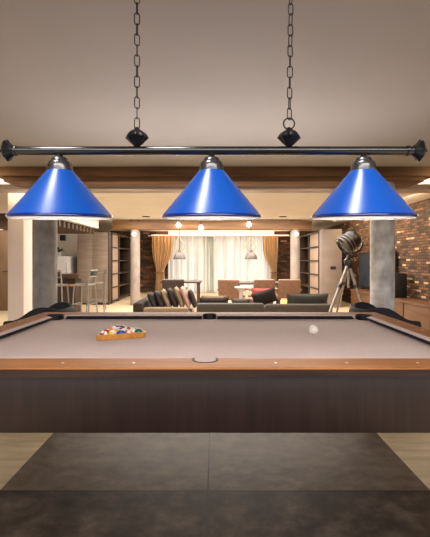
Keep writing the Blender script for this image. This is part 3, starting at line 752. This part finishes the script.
xe = CC[0]-CR*math.cos(math.radians(ac)); ye = CC[1]-CR*math.cos(math.radians(a2)); xm = MR*math.cos(math.radians(am))
for sy in (-1, 1):
    cushion_rail(xm+.004, xe-.002, Ly, 'x', sy, .006, .045); cushion_rail(-xe+.002, -xm-.004, Ly, 'x', sy, .045, .006)
for sx in (-1, 1):
    cushion_rail(-ye+.002, ye-.002, Lx, 'y', sx, .045, .045)
# pockets: dark liner on the rail side, leather bucket below
def pocket(cx, cy, r, a0, a1):
    bm = B(); n = 24; prev = None
    for k in range(n+1):
        a = math.radians(a0+(a1-a0)*k/n); c, s_ = math.cos(a), math.sin(a)
        cur = [bm.verts.new((cx+rr*c, cy+rr*s_, z)) for rr, z in ((r-.006, .69), (r-.006, TOP+.001), (r+.0015, TOP+.002), (r+.0015, .69))]
        if prev:
            for i in range(4): bm.faces.new((prev[i], prev[(i+1) % 4], cur[(i+1) % 4], cur[i]))
        else: bm.faces.new(cur)
        prev = cur
    bm.faces.new(prev[::-1])
    lathe(bm, [(r-.002, BED-.003), (r-.004, BED-.008), (r-.004, .69), (0, .68)], 24, T((cx, cy, 0)))
    return ob('pocket', bm, M['rubber'], pt, normals=True)
for sx in (-1, 1):
    for sy in (-1, 1):
        base = math.degrees(math.atan2(sy, sx)); pocket(sx*CC[0], sy*CC[1], CR, base-105, base+105)
for sy in (-1, 1): pocket(0, sy*MC, MR, sy*90-90-am, sy*90+90+am)
# aprons (vertical grain), corner posts and legs
ax_, ay_ = ox-.022, oy-.022
for sy in (-1, 1):
    y0, y1 = sorted((sy*ay_, sy*(ay_-.03)))
    ob('apron', bx(-ax_, ax_, y0, y1, .548, BED-.008, .004), M['apron'], pt)
for sx in (-1, 1):
    x0, x1 = sorted((sx*ax_, sx*(ax_-.03)))
    ob('apron', bx(x0, x1, -ay_+.031, ay_-.031, .548, BED-.008, .004), M['apron'], pt)
ob('slate_frame', bx(-ax_+.031, ax_-.031, -ay_+.031, ay_-.031, .60, .68), M['darkwood'], pt)
for sx in (-1, 1):
    for sy in (-1, 1):
        ob('leg', bx(sx*1.33-.10, sx*1.33+.10, sy*.72-.10, sy*.72+.10, 0, .60, .012), M['apron'], pt)

# ------------------------------------------------------------------ rack, balls
A_ = Vector((-.742, 2.385)); ang = math.atan2(.11, .28)
rk = thing('ball_rack', 'orange oak triangle rack full of balls on the cloth', 'rack', (0, 0, 0))
BR = .0272; dlt = 2*BR+.0006
cA = Vector((A_.x+.052, A_.y+.020)); e1 = Vector((math.cos(ang), math.sin(ang))); e2 = Vector((math.cos(ang+PI/3), math.sin(ang+PI/3)))
corners = [cA, cA+e1*dlt*4, cA+e2*dlt*4]
def rounded_tri(r):
    cen = sum(corners, Vector((0, 0)))/3; out = []
    for i, c in enumerate(corners):
        d = (c-cen).normalized(); a0 = math.degrees(math.atan2(d.y, d.x))
        out += [(c.x+r*math.cos(math.radians(a)), c.y+r*math.sin(math.radians(a))) for a in [a0-60+12*k for k in range(11)]]
    return out
inn, outn = rounded_tri(BR+.0012), rounded_tri(BR+.0155)
bm = B(); n = len(inn)
lay = [[bm.verts.new((p[0], p[1], z)) for p in poly] for poly, z in ((inn, BED+.0005), (inn, BED+.034), (outn, BED+.034), (outn, BED+.0005))]
for i in range(4):
    a, b = lay[i], lay[(i+1) % 4]
    for k in range(n): bm.faces.new((a[k], a[(k+1) % n], b[(k+1) % n], b[k]))
fr = ob('frame', bm, M['orange_wood'], rk)
md = fr.modifiers.new('round', 'BEVEL'); md.width = .003; md.segments = 2; md.limit_method = 'ANGLE'; md.angle_limit = math.radians(60)
def ball_mat(name, c, stripe=False):
    m, nt, b = new_mat(name); setin(b, 'Roughness', .12); setin(b, 'Coat Weight', .5); L = nt.links.new; N = nt.nodes.new
    tc = N('ShaderNodeTexCoord'); sp = N('ShaderNodeSeparateXYZ'); L(tc.outputs['Object'], sp.inputs[0])
    ab = N('ShaderNodeMath'); ab.operation = 'ABSOLUTE'; L(sp.outputs['Z'], ab.inputs[0])
    # white number roundel on +-X, and for stripes white caps on +-Z
    ay = N('ShaderNodeMath'); ay.operation = 'ABSOLUTE'; L(sp.outputs['X'], ay.inputs[0])
    g = N('ShaderNodeMath'); g.operation = 'GREATER_THAN'; L(ay.outputs[0], g.inputs[0]); g.inputs[1].default_value = BR*.90
    f = g.outputs[0]
    if stripe:
        h = N('ShaderNodeMath'); h.operation = 'GREATER_THAN'; L(ab.outputs[0], h.inputs[0]); h.inputs[1].default_value = BR*.52
        mx_ = N('ShaderNodeMath'); mx_.operation = 'MAXIMUM'; L(f, mx_.inputs[0]); L(h.outputs[0], mx_.inputs[1]); f = mx_.outputs[0]
    mx = N('ShaderNodeMix'); mx.data_type = 'RGBA'; L(f, mx.inputs[0]); mx.inputs[6].default_value = c4(c); mx.inputs[7].default_value = (.86, .82, .74, 1)
    L(mx.outputs[2], b.inputs['Base Color']); return m
cols = {'yellow': (.85, .50, .03), 'blue': (.02, .05, .30), 'red': (.60, .03, .025), 'purple': (.10, .03, .16), 'orange': (.80, .20, .02), 'green': (.02, .13, .06), 'maroon': (.22, .02, .02)}
balls = [('maroon', 1), ('yellow', 1), ('blue', 0), ('orange', 1), ('green', 0),
         ('red', 0), ('yellow', 0), ('red', 1), ('blue', 1),
         ('orange', 0), ('purple', 1), ('maroon', 0),
         ('green', 1), ('black', 0), ('purple', 0)]
bme = None; k = 0
for row in range(5):
    for c_ in range(5-row):
        nm, stp = balls[k]; k += 1
        p = cA+e1*dlt*c_+e2*dlt*row
        if nm == 'black': m_ = ball_mat('ball_black', (.01, .01, .01)); lab = 'solid black pool ball in the triangle rack'
        else:
            m_ = ball_mat('ball_%s_%s' % (nm, 'stripe' if stp else 'solid'), cols[nm], bool(stp)); lab = ('white pool ball with a %s stripe in the triangle rack' if stp else 'solid %s pool ball in the triangle rack') % nm
        bm = B(); bmesh.ops.create_uvsphere(bm, u_segments=28, v_segments=18, radius=BR)
        o = ob('pool_ball', bm, m_, angle=180); o.location = (p.x, p.y, BED+BR+.0005)
        o.rotation_euler = (random.uniform(0, 6), random.uniform(0, 6), random.uniform(0, 6)); tag(o, lab, 'ball', 'pool balls in the rack')
bm = B(); bmesh.ops.create_uvsphere(bm, u_segments=32, v_segments=20, radius=.031)
M['cue'] = mat('cue_ball_ivory', (.88, .82, .72), (.86, .80, .70), rough=.12, scale=(10, 10, 10), coat=.5)
o = ob('cue_ball', bm, M['cue'], angle=180); o.location = ((313.5-CXP)*2.56/F, 2.56, BED+.0315); tag(o, 'single white cue ball alone on the taupe cloth', 'ball')

# ------------------------------------------------------------------ billiard pendant with three blue shades
LY = 1.62; K = LY/F
def lx(px): return (px-CXP)*K
def lz(py): return EYE+(HOR-py)*K
pl_ = thing('billiard_pendant_light', 'black bar pendant with three blue cone shades hung on chains over the table', 'pendant lamp', (0, LY, 0))
zb = lz(150.7); br = 4.3*K
bar_ = B(); lathe(bar_, [(0, lx(11)), (br, lx(11)), (br, lx(416)), (0, lx(416))], 32, T((0, 0, zb)) @ R(90, 'Y'))
# orientation: local z -> world x
ob('bar', bar_, M['black_metal'], pl_)
for x0 in (15, 408):
    ob('bar_collar', lathe(B(), [(0, -.007), (br*1.12, -.007), (br*1.22, 0), (br*1.12, .007), (0, .007)], 32, T((lx(x0), 0, zb)) @ R(90, 'Y')), M['black_metal'], pl_)
def finial(x, s):
    bm = B(); n = 48
    prof = [(0, -.005), (.020, -.004), (.025, .006), (.034, .015), (.0435, .0225), (.0405, .027), (.031, .034), (.018, .041), (.009, .046), (.006, .048), (.0075, .051), (.004, .055), (0, .057)]
    rings = []
    for r, z in prof:
        if r == 0: rings.append([bm.verts.new((0, 0, z))]); continue
        fl = 1 if .015 < r else 0
        rings.append([bm.verts.new((r*(1+fl*.06*math.cos(8*a))*math.cos(a), r*(1+fl*.06*math.cos(8*a))*math.sin(a), z)) for a in [2*PI*k/n for k in range(n)]])
    for a, b in zip(rings, rings[1:]):
        for k in range(n):
            k2 = (k+1) % n
            if len(a) == 1: bm.faces.new((a[0], b[k], b[k2]))
            elif len(b) == 1: bm.faces.new((a[k], b[0], a[k2]))
            else: bm.faces.new((a[k], b[k], b[k2], a[k2]))
    bmesh.ops.transform(bm, matrix=T((x, 0, zb)) @ R(s*90, 'Y'), verts=bm.verts)
    return ob('finial', bm, M['cast'], pl_)
finial(lx(13.2), -1); finial(lx(413.8), 1)
def link(bm, cx, cz, h_, w_, rot, r=.0022, lean=0):
    pts = []
    hh, ww = h_/2-w_/2, w_/2
    for k in range(9): a = PI*k/8; pts.append((ww*math.cos(a), hh+ww*math.sin(a)))
    for k in range(9): a = PI+PI*k/8; pts.append((ww*math.cos(a), -hh+ww*math.sin(a)))
    tube(bm, [(cx+u*math.cos(rot)+lean*v, u*math.sin(rot), cz+v) for u, v in pts], r, 8, closed=True)
def hanger(px, top_px, ring):
    x = lx(px); zt = zb+br
    # ornate mount: bicone with leaf petals
    n = 48; bm = B(); rings = []
    prof = [(.006, -.002), (.014, .002), (.026, .014), (.038, .027), (.046, .034), (.044, .038), (.040, .046), (.033, .055), (.022, .063), (.011, .070), (.007, .078), (0, .080)]
    for i, (r, z) in enumerate(prof):
        if r == 0: rings.append([bm.verts.new((0, 0, z))]); continue
        f = .07 if 1 < i < 9 else 0
        rings.append([bm.verts.new((r*(1+f*math.cos(8*a))*math.cos(a), r*(1+f*math.cos(8*a))*math.sin(a), z)) for a in [2*PI*k/n for k in range(n)]])
    for a, b in zip(rings, rings[1:]):
        for k in range(n):
            k2 = (k+1) % n
            if len(b) == 1: bm.faces.new((a[k], b[0], a[k2]))
            else: bm.faces.new((a[k], b[k], b[k2], a[k2]))
    bm.faces.new(rings[0][::-1])
    bmesh.ops.transform(bm, matrix=T((x, 0, zt)), verts=bm.verts)
    ob('chain_mount', bm, M['cast'], pl_)
    cb_ = B(); z = zt+.074
    if ring:
        tube(cb_, [(x+.023*math.cos(a*PI/12), 0, z+.020+.023*math.sin(a*PI/12)) for a in range(24)], .0032, 8, closed=True); z += .040
    i = 0; rz = random.Random(px)
    H_ = .049; pitch = H_-.0055
    zc = z+H_/2-.004; xt = lx(top_px)
    while zc+H_/2 < CEIL-.012:
        fx = x+(xt-x)*(zc-zt)/(CEIL-zt)
        link(cb_, fx, zc, H_, .0205, (0.25 if i % 2 == 0 else PI/2+.25)+rz.uniform(-.3, .3), .0021); zc += pitch; i += 1
    # ceiling hook
    fx = xt
    tube(cb_, [(fx, 0, CEIL), (fx, 0, zc-H_/2+.012)], .0035, 8)
    ob('chain', cb_, M['chain'], pl_)
    ob('ceiling_plate', lathe(B(), [(0, 0), (.05, 0), (.05, -.01), (.012, -.02), (0, -.02)], 28, T((xt, 0, CEIL))), M['cast'], pl_)
hanger(137, 137, False); hanger(289, 291, True)
TILT = 4.3
def shade(px):
    tl_ = T((lx(px), 0, zb)) @ R(TILT, 'X')
    y = lambda py: (150.7-py)*K
    ob('socket_cup', lathe(B(), [(0, y(157.0)), (6.2*K, y(157.4)), (7.6*K, y(158.4)), (8.4*K, y(160.4)), (9.4*K, y(161.0)), (11.0*K, y(162.6)), (12.0*K, y(165.5)), (12.3*K, y(170.6)), (10*K, y(170.8)), (0, y(166))], 40, tl_), M['pewter'], pl_)
    ob('stem', lathe(B(), [(0, y(152.5)), (3.6*K, y(152.5)), (3.0*K, y(155.5)), (3.6*K, y(156.6)), (5.0*K, y(157.2)), (0, y(157.2))], 24, tl_), M['cast'], pl_)
    r0, r1 = 12.4*K, 49.9*K
    sh = ob('lamp_shade', lathe(B(), [(r0*.82, y(170.4)), (r0, y(170.4)), (r0+.0015, y(171)), (r1-.004, y(214.5)), (r1-.005, y(215)), (r0-.002, y(171.6))], 72, tl_, close=True), M['blue'], pl_)
    ob('rim', lathe(B(), [(r1-.0035, y(214.3)), (r1, y(215.2)), (r1+.001, y(216.4)), (r1-.0015, y(217.4)), (r1-.007, y(216.5)), (r1-.007, y(214.6))], 72, tl_, close=True), M['blue_dark'], sh)
    ob('liner', lathe(B(), [(r0*.8, y(172.4)), (r1-.009, y(216.4)), (r1-.003, y(217.5)), (r1-.004, y(218.6)), (r1-.008, y(218.4)), (r1-.014, y(216.6)), (r0*.75, y(173.4))], 72, tl_, close=True), M['shade_in'], sh)
    ob('bulb', lathe(B(), [(0, y(204)), (.022, y(202)), (.031, y(196)), (.024, y(188)), (.014, y(182)), (.014, y(172)), (0, y(172))], 24, tl_), M['bulb'], sh)
for px in (59.6, 211.6, 363.8): shade(px)
